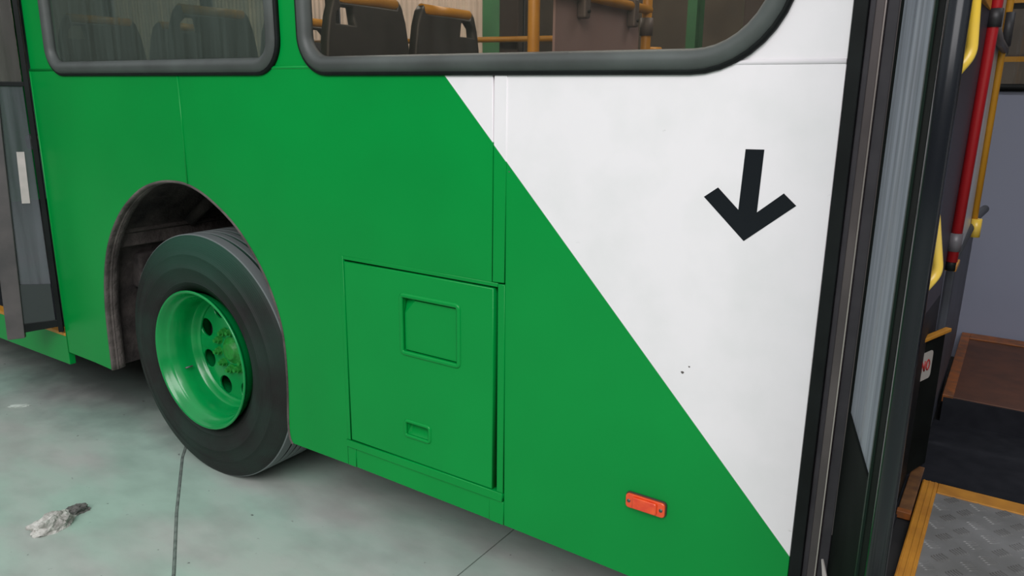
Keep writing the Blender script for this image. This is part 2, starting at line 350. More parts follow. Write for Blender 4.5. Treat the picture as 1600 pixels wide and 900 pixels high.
# workshop rack beyond the far windows
rk = empty('storage_rack', (-0.4, 5.0, GZ), 'green workshop rack with yellow beams, seen through the rear door far window', 'rack')
def rbox(nm, lo, hi, m): o_ = box(nm, lo, hi, m); o_.parent = rk; o_.location = -rk.location; return o_
for x in (-1.75, -0.55, 0.65, 1.85):
    rbox('upright', (x-0.04, 4.8, GZ), (x+0.04, 4.88, 3.6), GCOL); rbox('upright', (x-0.04, 5.5, GZ), (x+0.04, 5.58, 3.6), GCOL)
PALEBOX = mat('pale_carton', (0.30, 0.31, 0.28), 0.7, noise=4, col2=(0.14, 0.15, 0.13))
for z in (1.2, 1.83, 2.22, 2.75):
    rbox('beam', (-1.75, 4.78, z), (1.85, 4.81, z+0.035), ORG); rbox('shelf', (-1.75, 4.82, z+0.03), (1.85, 5.56, z+0.05), BROWNW)
for (x, z, wd, hh, lb) in ((-1.68, 1.885, 0.16, 0.07, 'low pale carton at the left end of the workshop rack shelf'), (-1.40, 1.885, 0.50, 0.06, 'long flat pale carton lying on the workshop rack shelf'),
        (-0.45, 1.885, 0.22, 0.20, 'tall pale carton on the rack shelf seen beside the red pole'), (0.05, 1.885, 0.24, 0.12, 'small carton on the rack shelf near its right upright'), (-0.3, 2.275, 0.40, 0.16, 'pale carton on the upper rack shelf')):
    tag(box('carton', (x, 5.0, z), (x+wd, 5.3, z+hh), PALEBOX, None, 0.005), lb, 'box')
column('steel_column', -3.02, 6.0, 0.10, GCOL, 'thin dark green column in the dim workshop seen behind the mauve divider')

# ------------------------------------------------------------------ THE BUS
bus = empty('bus', (-2.5, 1.25, GZ), 'green and white city bus with black arrow and folded open doors', 'bus')
XR = -0.347      # right end of the side panels (rear door post)
XL = -3.838      # left end (front of this bay)
SEAM = -2.717    # sheet seam above the wheel
arch = [(-3.449, 0.291), (-3.447, 0.45), (-3.440, 0.600), (-3.414, 0.748), (-3.365, 0.880), (-3.290, 0.992), (-3.190, 1.090), (-3.060, 1.172), (-2.940, 1.213), (-2.830, 1.228),
        (-2.717, 1.222), (-2.599, 1.184), (-2.461, 1.104), (-2.367, 1.017), (-2.290, 0.915), (-2.234, 0.800), (-2.205, 0.682), (-2.200, 0.512), (-2.210, 0.350), (-2.206, 0.285), (-2.192, 0.262)]
def catmull(P, k):
    out = []
    for i in range(len(P)-1):
        p0, p1, p2, p3 = P[max(i-1, 0)], P[i], P[i+1], P[min(i+2, len(P)-1)]
        for j in range(k):
            t = j/k
            out.append(tuple(0.5*(2*p1[c]+(p2[c]-p0[c])*t+(2*p0[c]-5*p1[c]+4*p2[c]-p3[c])*t*t+(3*p1[c]-p0[c]-3*p2[c]+p3[c])*t**3) for c in (0, 1)))
    return out+[P[-1]]
arch = catmull(arch, 4)
iS = 40
gap = 0.0012
TH = 0.03
BELT = 1.652
def side(name, outer, holes=(), y=0.0, th=TH, m=None, **k): return recentre_keep(panel(name, outer, holes, y, th, m or PAINT, bus, **k))
def recentre_keep(o): return o
# lower side sheets
side('side_panel', [(XL, 0.302), (-3.60, 0.298)]+arch[:iS]+[(SEAM-gap, 1.222), (SEAM-gap, BELT), (XL, BELT)])
HX0, HX1, HZ0, HZ1 = -1.873, -1.249, 0.366, 1.026     # service hatch opening
side('side_panel', [(SEAM+gap, 1.222)]+arch[iS+1:]+[(-1.897, 0.262), (-1.897, HZ0-0.004), (-1.887, HZ0-0.004), (-1.887, HZ1+0.014), (-1.262, HZ1+0.014), (-1.262, BELT), (SEAM+gap, BELT)])
side('side_panel', [(-1.211, 0.252), (-0.70, 0.238), (XR, 0.226), (XR, BELT), (-1.2145, BELT), (-1.2145, 1.05)])
# cover strips
side('cover_strip', [(-1.258, HZ1+0.016), (-1.2165, HZ1+0.018), (-1.212, BELT), (-1.255, BELT)], y=-0.0025)
side('cover_strip', [(-1.238, HZ0-0.002), (-1.214, HZ0-0.002), (-1.214, HZ1+0.012), (-1.238, HZ1+0.012)], y=-0.003)
side('cover_strip', [(-1.889, HZ0-0.001), (-1.876, HZ0-0.001), (-1.876, HZ1+0.016), (-1.889, HZ1+0.016)], y=-0.004)
side('cover_strip', [(-1.889, HZ1+0.004), (-1.240, HZ1+0.002), (-1.240, HZ1+0.014), (-1.889, HZ1+0.016)], y=-0.002)
side('sill_strip', [(-1.895, 0.337), (-1.216, 0.334), (-1.216, 0.363), (-1.895, 0.364)], y=-0.006)
side('sill_strip', [(-1.855, 0.262), (-1.268, 0.253), (-1.268, 0.332), (-1.855, 0.335)], y=0.001)
side('sill_strip', [(-1.895, 0.262), (-1.857, 0.262), (-1.857, 0.335), (-1.895, 0.335)], y=-0.001)
side('sill_strip', [(-1.266, 0.253), (-1.2125, 0.252), (-1.2125, 0.332), (-1.266, 0.332)], y=-0.002)
# thin raised seam bead and bright edge at the front door post
tube('seam_bead', [(SEAM, -0.0005, 1.222), (SEAM, -0.0005, BELT-0.012)], 0.0035, GRN, bus, 8)
tube('edge_bead', [(XL, 0.001, 0.302), (XL, 0.001, BELT)], 0.004, GRN, bus, 8)
# lip along the wheel arch
sweep('arch_lip', arch, [(-0.001, -0.003), (0.006, -0.004), (0.010, 0.001), (0.010, 0.03), (-0.001, 0.03)], LINER, bus, closed=False)

# hatch door with its two recesses
hout = [(HX0+0.003, HZ0+0.003), (HX1-0.006, HZ0+0.001), (HX1-0.005, HZ1-0.004), (HX0+0.003, HZ1-0.002)]
RX0, RX1, RZ0, RZ1 = -1.612, -1.390, 0.757, 0.940
KX0, KX1, KZ0, KZ1 = -1.607, -1.511, 0.462, 0.506
hatch = panel('hatch_door', hout, [rrect(RX0, RX1, RZ0, RZ1, 0.006, 3), rrect(KX0, KX1, KZ0, KZ1, 0.004, 3)], -0.004, 0.03, GRN, bus, 0.0025)
box('hatch_backing', (HX0-0.01, 0.026, HZ0-0.01), (HX1+0.02, 0.034, HZ1+0.01), UNDER, bus)
def frame_ring(name, x0, x1, z0, z1, wd, parent, y=-0.004, h=0.005):
    path = rrect(x0, x1, z0, z1, 0.004, 3)
    return sweep(name, path, [(-0.001, y+0.002), (0.0, y-h*0.7), (wd*0.3, y-h), (wd*0.7, y-h), (wd, y), (wd, y+0.004), (-0.001, y+0.004)], GRN, parent)
frame_ring('recess_frame', RX0, RX1, RZ0, RZ1, 0.015, hatch)
frame_ring('handle_frame', KX0, KX1, KZ0, KZ1, 0.011, hatch)
# pressed flap inside the large recess, folded corner at its upper left
ix0, ix1, iz0, iz1 = RX0+0.004, RX1-0.006, RZ0+0.004, RZ1-0.006
panel('recess_flap', [(ix0, iz0), (ix1, iz0), (ix1, iz1), (ix0+0.045, iz1), (ix0, iz1-0.048)], [], 0.002, 0.006, GRN, hatch, 0.001)
bm = bmesh.new()
v = [bm.verts.new(p) for p in ((ix0, 0.003, iz1-0.048), (ix0+0.045, 0.003, iz1), (RX0, 0.024, RZ1), (ix0, 0.003, iz1-0.050), (ix0+0.047, 0.003, iz1))]
bm.faces.new((v[0], v[1], v[2])); link('recess_corner', bm2me(bm), GRN, hatch)
panel('recess_back', rrect(RX0-0.006, RX1+0.006, RZ0-0.006, RZ1+0.006, 0.004, 2), [], 0.022, 0.003, GRN, hatch, 0.0005)
# slam-latch cup with a lip
bm = bmesh.new()
P = [((KX0, 0.0, KZ0), (KX1, 0.0, KZ0), (KX1-0.006, 0.012, KZ0+0.010), (KX0+0.01, 0.012, KZ0+0.010)),
     ((KX0+0.01, 0.012, KZ0+0.010), (KX1-0.006, 0.012, KZ0+0.010), (KX1-0.006, 0.024, KZ1), (KX0+0.01, 0.024, KZ1)),
     ((KX0, 0.0, KZ0), (KX0+0.01, 0.012, KZ0+0.010), (KX0+0.01, 0.024, KZ1), (KX0, 0.0, KZ1)),
     ((KX1, 0.0, KZ0), (KX1-0.006, 0.012, KZ0+0.010), (KX1-0.006, 0.024, KZ1), (KX1, 0.0, KZ1)),
     ((KX0, 0.0, KZ1), (KX1, 0.0, KZ1), (KX1-0.006, 0.024, KZ1), (KX0+0.01, 0.024, KZ1))]
for q in P: bm.faces.new([bm.verts.new(a) for a in q])
link('latch_cup', bm2me(bm), GRN, hatch)

# upper side: wall around the two windows
W1 = (-3.630, -2.165, 1.664, 2.62); W2 = (-2.008, -0.487, 1.663, 2.62)
w1o = rrect(*W1, 0.085); w2o = rrect(*W2, (0.095, 0.205, 0.12, 0.12), 10)
side('upper_panel', [(XL, BELT+0.002), (-3.45, BELT+0.002), (-3.45, 1.70), (-2.6, 1.70), (-2.6, BELT+0.002), (XR, BELT+0.002), (XR, 2.95), (XL, 2.95)][0:1]+[(XR, BELT+0.002), (XR, 2.95), (XL, 2.95)], [[p for p in rrect(W1[0], W1[1], W1[2], W1[3], 0.085)], w2o], y=0.004)
# pressed belt bead just under the windows
sweep_path = [(XL, BELT+0.003), (XR, BELT+0.003)]
bm = bmesh.new(); tube_bm(bm, [(XL, 0.004, BELT+0.004), (XR, 0.004, BELT+0.004)], 0.0065, 10); link('belt_bead', bm2me(bm), PAINT, bus)
# rubber gaskets with panes
prof = [(0.027, 0.006), (0.027, -0.004), (0.022, -0.013), (0.012, -0.021), (0.0, -0.024), (-0.012, -0.021), (-0.021, -0.012), (-0.025, 0.0), (-0.027, 0.012), (0.02, 0.012)]
for path, gm in ((w1o, GLASS1), (w2o, GLASS2)):
    g = sweep('window_gasket', path, prof, GASKET, bus)
    panel('pane', path, [], 0.010, 0.004, gm, g, 0.0)
    lp = [(0.034, 0.004), (0.034, -0.006), (0.027, -0.013), (0.020, -0.010), (0.022, 0.004)]
    sweep('gasket_lip', path, lp, BLACK, g)

# door posts (rear door, right of the white sheet)
def vbar(name, x0, x1, y0, y1, z0, z1, m, parent=bus, bev=0.002): return box(name, (x0, y0, z0), (x1, y1, z1), m, parent, bev)
Z0P, Z1P = 0.26, 2.95
post = vbar('door_post', -0.345, -0.316, -0.006, 0.06, 0.226, Z1P, BLACK)
vbar('post_groove', -0.316, -0.303, 0.006, 0.05, 0.24, Z1P, DARKPUR, post)
vbar('post_channel', -0.303, -0.285, -0.001, 0.05, 0.24, Z1P, DARKMET, post)
vbar('post_edge', -0.2852, -0.2818, -0.005, 0.05, 0.24, Z1P, ALU, post, 0.0005)
vbar('brush_seal', -0.2815, -0.258, 0.004, 0.05, 0.24, Z1P, DARKPUR, post)
vbar('seal_edge', -0.258, -0.2545, -0.002, 0.05, 0.56, Z1P, DARKMET, post, 0.0005)
vbar('hinge_tube', -0.2545, -0.246, 0.0, 0.03, 0.26, Z1P, BLACK, post)
# torn pale rubber flap low between post and leaf
bm = bmesh.new(); n = 10; pr = None
for i in range(n+1):
    t = i/n; x = -0.268+0.022*t+0.012*sin(t*3.0); z = 0.505-0.12*t; y = -0.03-0.03*sin(t*pi); wd = 0.003+0.014*sin(min(1, t*1.2)*pi*0.6)
    a = bm.verts.new((x-wd*0.5, y, z)); b = bm.verts.new((x+wd*0.5, y-0.004, z+0.004))
    if pr: bm.faces.new((pr[0], a, b, pr[1]))
    pr = (a, b)
o = link('torn_flap', bm2me(bm), PALESTRIP, post); md = o.modifiers.new('s', 'SOLIDIFY'); md.thickness = 0.003; tag(o, 'pale torn strip curling out at the foot of the door post')

# door leaves: local frame u along the leaf, z up, w thickness
def leaf_axes(A, B):
    A = Vector(A); B = Vector(B); d = (B-A).normalized(); n = Vector((d.y, -d.x))   # n to the right of travel
    return A, d, n, (B-A).length
def lf(A, d, n):
    return lambda u, v, w_: (A.x+d.x*u+n.x*w_, A.y+d.y*u+n.y*w_, v)
# rear door leaf
A, d, n, Ln = leaf_axes((-0.246, -0.005), (-0.109, -0.475))
f = lf(A, d, n); fo = lambda o_: (lambda u, v, w_: f(u, v, w_+o_))
zb, zt = 0.36, 2.55; gu = 0.415
stile = prism('door_leaf', [(gu, zb), (Ln-0.014, zb), (Ln-0.014, zt), (gu, zt)], fo(-0.012), 0.03, LEAFBLK, bus, 0.004)
tag(stile, 'rear door leaf folded outward, black rubber edged')
prism('kick_panel', [(0.008, zb), (gu, zb), (gu, 0.885), (0.008, 0.885)], fo(-0.010), 0.02, LEAFBLK, stile, 0.002)
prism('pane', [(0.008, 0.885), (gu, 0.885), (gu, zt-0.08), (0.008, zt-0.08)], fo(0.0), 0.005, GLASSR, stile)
prism('top_rail', [(0.008, zt-0.08), (gu, zt-0.08), (gu, zt), (0.008, zt)], fo(-0.010), 0.02, LEAFBLK, stile, 0.002)
prism('hinge_rail', [(0.0, zb), (0.008, zb), (0.008, zt), (0.0, zt)], fo(-0.010), 0.02, LEAFBLK, stile, 0.002)
prism('green_fringe_strip', [(gu-0.006, zb), (gu+0.004, zb), (gu+0.004, zt), (gu-0.006, zt)], fo(0.016), 0.006, mat('green_reflection_tint', (0.010, 0.022, 0.015), 0.5, spec=0.15), stile)  # strip added at the glass edge, green reflection painted into its colour
# rounded nosing on the free edge
NOSE = mat('edge_nosing', (0.008, 0.009, 0.012), 0.22, spec=0.3)
e0 = f(Ln-0.004, 0, 0.003)
tube('edge_nosing', [(e0[0], e0[1], zb), (e0[0], e0[1], zt)], 0.0165, NOSE, stile, 20)
# two yellow grab handles on the inner (right) face of the leaf
def handle_pts(ztop, zbot):
    s = -1
    base = Vector(f(Ln-0.02, 0, 0.0)); out = Vector((0.012, 0.010, 0))
    return [base+Vector((0, 0, ztop)), base+out*0.5+Vector((0, 0, ztop-0.01)), base+out*2.0+Vector((0, 0, zbot+0.015)), base+Vector((0.004, 0, zbot-0.018))]
for zt_, zb_ in ((1.90, 1.632), (1.43, 1.300)):
    tube('grab_handle', rounded(handle_pts(zt_, zb_), 0.014), 0.0085, YELH, stile, 14)

# front door leaf (left edge of the photograph)
A2, d2, n2, L2 = leaf_axes((-3.848, -0.004), (-3.996, -0.197))
g2 = lf(A2, d2, n2); go = lambda o_: (lambda u, v, w_: g2(u, v, w_+o_))
GREYDOOR = mat('worn_grey_door_frame', (0.055, 0.05, 0.052), 0.5, noise=7, col2=(0.10, 0.085, 0.085))
fl = prism('door_leaf', [(0.168, 0.395), (L2, 0.39), (L2-0.06, 2.55), (0.095, 2.55)], go(-0.014), 0.028, GREYDOOR, bus, 0.003)
tag(fl, 'front door leaf folded outward, worn grey frame')
tube('edge_nosing', [g2(0.215, 0.395, 0.016), g2(0.155, 2.55, 0.016)], 0.005, BLACK, fl, 10)
tube('edge_nosing', [g2(0.172, 0.395, 0.014), g2(0.098, 2.55, 0.014)], 0.003, BLACK, fl, 10)
prism('pane', [(0.03, 0.46), (0.168, 0.46), (0.130, 1.59), (0.03, 1.59)], go(0.0), 0.005, GLASSD, fl)
prism('pane', [(0.03, 1.60), (0.130, 1.60), (0.097, 2.50), (0.03, 2.50)], go(0.0), 0.005, GLASSW, fl)
prism('bottom_rail', [(0.004, 0.440), (0.17, 0.420), (0.17, 0.465), (0.004, 0.475)], go(-0.008), 0.018, BLACK, fl, 0.002)
prism('middle_rail', [(0.004, 1.585), (0.132, 1.585), (0.131, 1.605), (0.004, 1.605)], go(-0.006), 0.012, BLACK, fl, 0.002)
prism('hinge_rail', [(0.0, 0.41), (0.022, 0.41), (0.022, 2.55), (0.0, 2.55)], go(-0.010), 0.02, BLACK, fl, 0.002)
prism('lower_glazing', [(0.03, 0.462), (0.166, 0.462), (0.16, 0.66), (0.03, 0.655)], go(-0.005), 0.003, mat('smoked_insert', (0.03, 0.035, 0.036), 0.25), fl)
tag(prism('pale_sticker', [(0.066, 1.05), (0.100, 1.05), (0.092, 1.29), (0.060, 1.29)], go(-0.0015), 0.001, PALESTRIP, fl), 'pale vertical sticker on the glass')

# step and threshold of the front door
THR = OCHRE
box('step_panel', (-5.1, 0.0, 0.235), (XL-0.004, 0.03, 0.385), PAINT, bus, 0.002)
box('step_edging', (-5.1, -0.004, 0.385), (XL-0.004, 0.05, 0.402), THR, bus, 0.002)
box('step_tread', (-5.1, 0.05, 0.37), (XL-0.004, 1.3, 0.398), FLOORIN, bus)
vbar('door_post', XL-0.012, XL+0.0, 0.012, 0.06, 0.30, 2.95, BLACK)

# rest of the body shell (beyond the doors, roof, ends, far side, underside)
panel('side_panel', [(-9.2, 0.24), (-5.1, 0.235), (-5.1, 2.95), (-9.2, 2.95)], [rrect(-8.6, -5.5, 1.664, 2.6, 0.09)], 0.0, 0.03, PAINT, bus)
panel('side_panel', [(0.98, 0.22), (2.6, 0.22), (2.6, 2.95), (0.98, 2.95)], [rrect(1.2, 2.4, 1.664, 2.6, 0.09)], 0.0, 0.03, PAINT, bus)
box('header_panel', (-5.1, 0.0, 2.58), (XL, 0.03, 2.95), PAINT, bus); box('header_panel', (XR+0.11, 0.0, 2.58), (0.98, 0.03, 2.95), PAINT, bus)
box('roof', (-9.2, 0.0, 2.95), (2.6, 2.5, 3.02), PAINT, bus, 0.02)
box('ceiling_lining', (-9.18, 0.04, 2.92), (2.58, 2.46, 2.948), CEILM, bus)
box('end_panel', (-9.23, 0.0, 0.3), (-9.2, 2.5, 2.95), PAINT, bus); box('end_panel', (2.6, 0.0, 0.3), (2.63, 2.5, 2.95), PAINT, bus)
fw = [(-8.9, -7.5), (-7.4, -6.0), (-5.9, -4.5), (-4.4, -2.89), (-2.77, -1.3), (-1.2, 0.30), (0.40, 2.3)]
panel('far_side_panel', [(-9.2, 0.3), (2.6, 0.3), (2.6, 2.95), (-9.2, 2.95)], [rrect(a, b, 1.635, 2.62, 0.06, 4) for a, b in fw], 2.47, 0.03, INWALL, bus)
for a, b in fw:
    g = sweep('window_gasket', rrect(a, b, 1.635, 2.62, 0.06, 6), [(0.02, 2.475), (0.02, 2.455), (-0.012, 2.455), (-0.012, 2.475)], BLACK, bus)
    panel('pane', rrect(a+0.005, b-0.005, 1.64, 2.615, 0.06, 3), [], 2.478, 0.004, GLASSF, g, 0.0)
# inner lining of the near side below the windows
box('inner_lining', (-2.12, 0.031, 0.45), (XR, 0.05, 1.60), INDARK, bus)
box('inner_lining', (XL, 0.031, 1.27), (-2.12, 0.05, 1.60), INDARK, bus)
# chassis / floor pan
box('floor_pan', (-5.0, 0.05, 0.30), (-3.50, 2.46, 0.368), UNDER, bus)
box('floor_pan', (-3.50, 0.82, 0.34), (-2.15, 2.46, 0.40), UNDER, bus)
box('floor_pan', (-2.15, 0.05, 0.27), (-0.36, 2.46, 0.33), UNDER, bus)
box('floor_pan', (-0.36, 0.02, 0.24), (2.55, 2.46, 0.325), UNDER, bus)
box('floor_pan', (-9.1, 0.05, 0.30), (-5.0, 2.46, 0.368), UNDER, bus)

# wheel housing
arch_o = arch
lip = sweep('arch_liner', arch, [(0.012, 0.018), (0.004, 0.058), (-0.004, 0.066), (-0.014, 0.062), (-0.006, 0.018)][::-1], LINER, bus, closed=False)
# deep well, wider than the opening
def grow(k, zc=0.5, xc=-2.83): return [(xc+(x-xc)*(1+k), z if z < zc else zc+(z-zc)*(1+k)) for x, z in arch]
bm = bmesh.new(); g1 = grow(0.06); rings = []
for yy in (0.066, 0.78): rings.append([bm.verts.new((x, yy, z)) for x, z in g1])
for i in range(len(g1)-1): bm.faces.new((rings[0][i], rings[0][i+1], rings[1][i+1], rings[1][i]))
bm.faces.new(rings[1])
link('wheel_housing', bm2me(bm), MUD, bus)
# inner flange plate joining liner and housing (ragged), with chassis members in view
bm = bmesh.new(); g0 = [(x, z) for x, z in arch]
a = [bm.verts.new((x, 0.065, z)) for x, z in g0]; b = [bm.verts.new((x, 0.065, z)) for x, z in g1]
for i in range(len(a)-1): bm.faces.new((a[i], a[i+1], b[i+1], b[i]))
link('housing_flange', bm2me(bm), LINER, bus)
bm = bmesh.new(); add_box(bm, (-3.53, 0.075, 0.875), (-3.38, 0.77, 0.945), 0.008); add_box(bm, (-3.53, 0.075, 0.943), (-3.362, 0.77, 0.962), 0.004)
link('chassis_beam', bm2me(bm), LINER, bus)
bm = bmesh.new(); add_box(bm, (-3.53, 0.16, 0.66), (-3.39, 0.60, 0.83), 0.012); link('spring_bracket', bm2me(bm), MUD, bus)
tube('strut', [(-3.36, 0.42, 0.96), (-3.02, 0.50, 1.24)], 0.028, MUD, bus, 10)
prism('mud_plate', [(0.14, 0.955), (0.40, 0.955), (0.40, 1.10), (0.14, 1.10)], lambda u, v, w_: (-3.41+(v-0.955)*0.75-w_, u, v), 0.012, LINER, bus, 0.003)
tube('air_hose', rounded([(-3.5, 0.5, 0.62), (-3.3, 0.45, 0.66), (-3.1, 0.5, 0.60), (-2.7, 0.55, 0.55)], 0.05), 0.012, BLACK, bus)
tube('axle', [(-2.79, 0.35, 0.475), (-2.79, 2.2, 0.475)], 0.07, MUD, bus)

# ------------------------------------------------------------------ wheel
WX, WZ = -2.79, 0.468
def tyre_mat():
    m = mat('tyre_rubber', (0.018, 0.019, 0.018), 0.55, spec=0.18); nt = m.node_tree; b = nt.nodes['Principled BSDF']; N = nt.nodes.new; Lk = nt.links.new
    tc = N('ShaderNodeTexCoord'); sp = N('ShaderNodeSeparateXYZ'); Lk(tc.outputs['Object'], sp.inputs[0])
    vm = N('ShaderNodeVectorMath'); vm.operation = 'MULTIPLY'; vm.inputs[1].default_value = (1, 0, 1); Lk(tc.outputs['Object'], vm.inputs[0])
    ln = N('ShaderNodeVectorMath'); ln.operation = 'LENGTH'; Lk(vm.outputs[0], ln.inputs[0])
    n = N('ShaderNodeTexNoise'); n.inputs['Scale'].default_value = 5; n.inputs['Detail'].default_value = 7; Lk(tc.outputs['Object'], n.inputs['Vector'])
    # grey paint dust on the outer shoulder/tread, a breath of green overspray on the upper sidewall
    r = N('ShaderNodeMapRange'); r.inputs['From Min'].default_value = 0.5295; r.inputs['From Max'].default_value = 0.5325; Lk(ln.outputs['Value'], r.inputs['Value'])
    mixc = N('ShaderNodeMix'); mixc.data_type = 'RGBA'; Lk(r.outputs[0], mixc.inputs[0]); mixc.inputs[7].default_value = (0.17, 0.19, 0.19, 1)
    gr = N('ShaderNodeValToRGB'); e = gr.color_ramp.elements; e[0].position = 0.4; e[0].color = (0.018, 0.018, 0.017, 1); e[1].position = 0.65; e[1].color = (0.020, 0.032, 0.026, 1)
    Lk(n.outputs['Fac'], gr.inputs[0])
    zz = N('ShaderNodeMapRange'); zz.inputs['From Min'].default_value = 0.28; zz.inputs['From Max'].default_value = 0.5; Lk(sp.outputs['Z'], zz.inputs['Value'])
    m2 = N('ShaderNodeMix'); m2.data_type = 'RGBA'; Lk(zz.outputs[0], m2.inputs[0]); Lk(gr.outputs[0], m2.inputs[6]); m2.inputs[7].default_value = (0.018, 0.060, 0.040, 1)
    Lk(m2.outputs[2], mixc.inputs[6]); Lk(mixc.outputs[2], b.inputs['Base Color'])
    # fine circular mould lines
    wv = N('ShaderNodeMath'); wv.operation = 'SINE'; ml = N('ShaderNodeMath'); ml.operation = 'MULTIPLY'; ml.inputs[1].default_value = 900; Lk(ln.outputs['Value'], ml.inputs[0]); Lk(ml.outputs[0], wv.inputs[0])
    bp = N('ShaderNodeBump'); bp.inputs['Strength'].default_value = 0.12; bp.inputs['Distance'].default_value = 0.002
    add = N('ShaderNodeMath'); add.operation = 'MULTIPLY_ADD'; add.inputs[1].default_value = 2.0; Lk(n.outputs['Fac'], add.inputs[0]); Lk(wv.outputs[0], add.inputs[2])
    Lk(add.outputs[0], bp.inputs['Height']); Lk(bp.outputs[0], b.inputs['Normal'])
    return m
TYRE = tyre_mat()
R = 0.535
def tyre_profile(y0):
    P = [(0.296, y0+0.042), (0.312, y0+0.030), (0.325, y0+0.020), (0.333, y0+0.0165), (0.336, y0+0.0135), (0.340, y0+0.0135), (0.343, y0+0.016), (0.365, y0+0.006), (0.395, y0), (0.398, y0-0.003), (0.402, y0-0.003), (0.405, y0+0.001), (0.425, y0+0.003),
         (0.450, y0+0.010), (0.452, y0+0.0085), (0.457, y0+0.009), (0.459, y0+0.012), (0.478, y0+0.018), (0.497, y0+0.025), (0.512, y0+0.031), (0.522, y0+0.036), (0.529, y0+0.042)]
    y = y0+0.045
    for k, wd in enumerate((0.044, 0.028, 0.026, 0.028, 0.044)):
        P += [(R-0.001, y), (R, y+0.002), (R, y+wd)]
        if k < 4: P += [(R-0.018, y+wd+0.001), (R-0.018, y+wd+0.014)]
        y += wd+0.015
    y = P[-1][1]
    P += [(R-0.012, y+0.012), (0.45, y+0.035), (0.38, y+0.045), (0.32, y+0.03), (0.296, y+0.01)]
    return P
wheel = lathe('wheel_rim', [(0.298, 0.030), (0.3035, 0.026), (0.3045, 0.021), (0.302, 0.0175), (0.297, 0.017), (0.292, 0.021), (0.288, 0.030), (0.284, 0.034), (0.280, 0.052), (0.272, 0.058), (0.266, 0.064),
        (0.262, 0.085), (0.258, 0.092), (0.256, 0.13), (0.252, 0.150), (0.248, 0.165), (0.243, 0.172), (0.246, 0.19), (0.250, 0.30), (0.262, 0.30), (0.262, 0.1), (0.285, 0.07), (0.29, 0.045)], GRNRIM, None, 128, closed=True)
wheel.parent = bus; put(wheel, (WX, 0.0, WZ)); tag(wheel, 'green sprayed deep dish wheel rim')
def wpart(o, loc=(0, 0, 0)): o.parent = wheel; o.location = loc; return o
def lathe_w(name, prof, m, loc=(0, 0, 0), n=96, **k): return wpart(lathe(name, prof, m, None, n, **k), loc)
ty = lathe_w('tyre', tyre_profile(0.022), TYRE, n=160, closed=True)
for vtx in ty.data.vertices:      # flattened contact patch, bulging a little
    if vtx.co.z < GZ-WZ+0.0: vtx.co.z = GZ-WZ
ty2 = lathe_w('tyre', tyre_profile(0.36), TYRE, n=96, closed=True)
for vtx in ty2.data.vertices:
    if vtx.co.z < GZ-WZ+0.0: vtx.co.z = GZ-WZ
for t_ in (ty, ty2):
    for p_ in t_.data.polygons:
        if min(math.hypot(t_.data.vertices[i].co.x, t_.data.vertices[i].co.z) for i in p_.vertices) > 0.515: p_.use_smooth = False
tag(ty2, 'inner tyre of the twin pair')
# disc with eight round hand holes
def circ(cx, cz, r, n=24): return [(cx+r*cos(2*pi*i/n), cz+r*sin(2*pi*i/n)) for i in range(n)]
dm = panel('wheel_disc', circ(0, 0, 0.246, 72), [circ(0.192*cos(radians(22.5+45*i)), 0.192*sin(radians(22.5+45*i)), 0.041) for i in range(8)]+[circ(0, 0, 0.060, 32)], 0.194, 0.012, GRNRIM, None, 0.003)
for vtx in dm.data.vertices:      # slight dish: flat bolt face stands proud
    r = math.hypot(vtx.co.x, vtx.co.z)
    if r < 0.14: vtx.co.y -= 0.006
wpart(dm)
lathe_w('wheel_disc_ring', [(0.250, 0.158), (0.243, 0.166), (0.239, 0.180), (0.232, 0.190), (0.224, 0.1945), (0.246, 0.20)], GRNRIM)
lathe_w('brake_drum', [(0.02, 0.24), (0.20, 0.24), (0.232, 0.25), (0.235, 0.45)], UNDER, n=48)
lathe_w('hub', [(0.001, 0.166), (0.034, 0.166), (0.040, 0.170), (0.044, 0.180), (0.056, 0.184), (0.062, 0.190), (0.070, 0.196)], GRNHUB, n=40)
nut_bm = bmesh.new()
def hexprism(bm, r, y0, y1, rr=None, seg=6):
    rr = rr or r
    a = [bm.verts.new((r*cos(2*pi*i/seg), y1, r*sin(2*pi*i/seg))) for i in range(seg)]; b = [bm.verts.new((rr*cos(2*pi*i/seg), y0, rr*sin(2*pi*i/seg))) for i in range(seg)]
    bm.faces.new(a); bm.faces.new(b[::-1])
    for i in range(seg): bm.faces.new((a[i], a[(i+1) % seg], b[(i+1) % seg], b[i]))
hexprism(nut_bm, 0.0175, -0.022, 0.004); hexprism(nut_bm, 0.021, -0.001, 0.006, seg=14); hexprism(nut_bm, 0.010, -0.040, -0.018, 0.009, seg=10)
nut_me = bm2me(nut_bm); nut_me.materials.append(GRNHUB)
for i in range(10):
    a = 2*pi*i/10+0.2; o = bpy.data.objects.new('lug_nut', nut_me); C.objects.link(o); o.scale = (0.95, 0.8, 0.95); wpart(o, (0.088*cos(a), 0.188, 0.088*sin(a)))
lathe_w('valve_stem', [(0.001, -0.035), (0.004, -0.035), (0.004, 0.0)], STEEL, (-0.215, 0.13, -0.10), n=10)

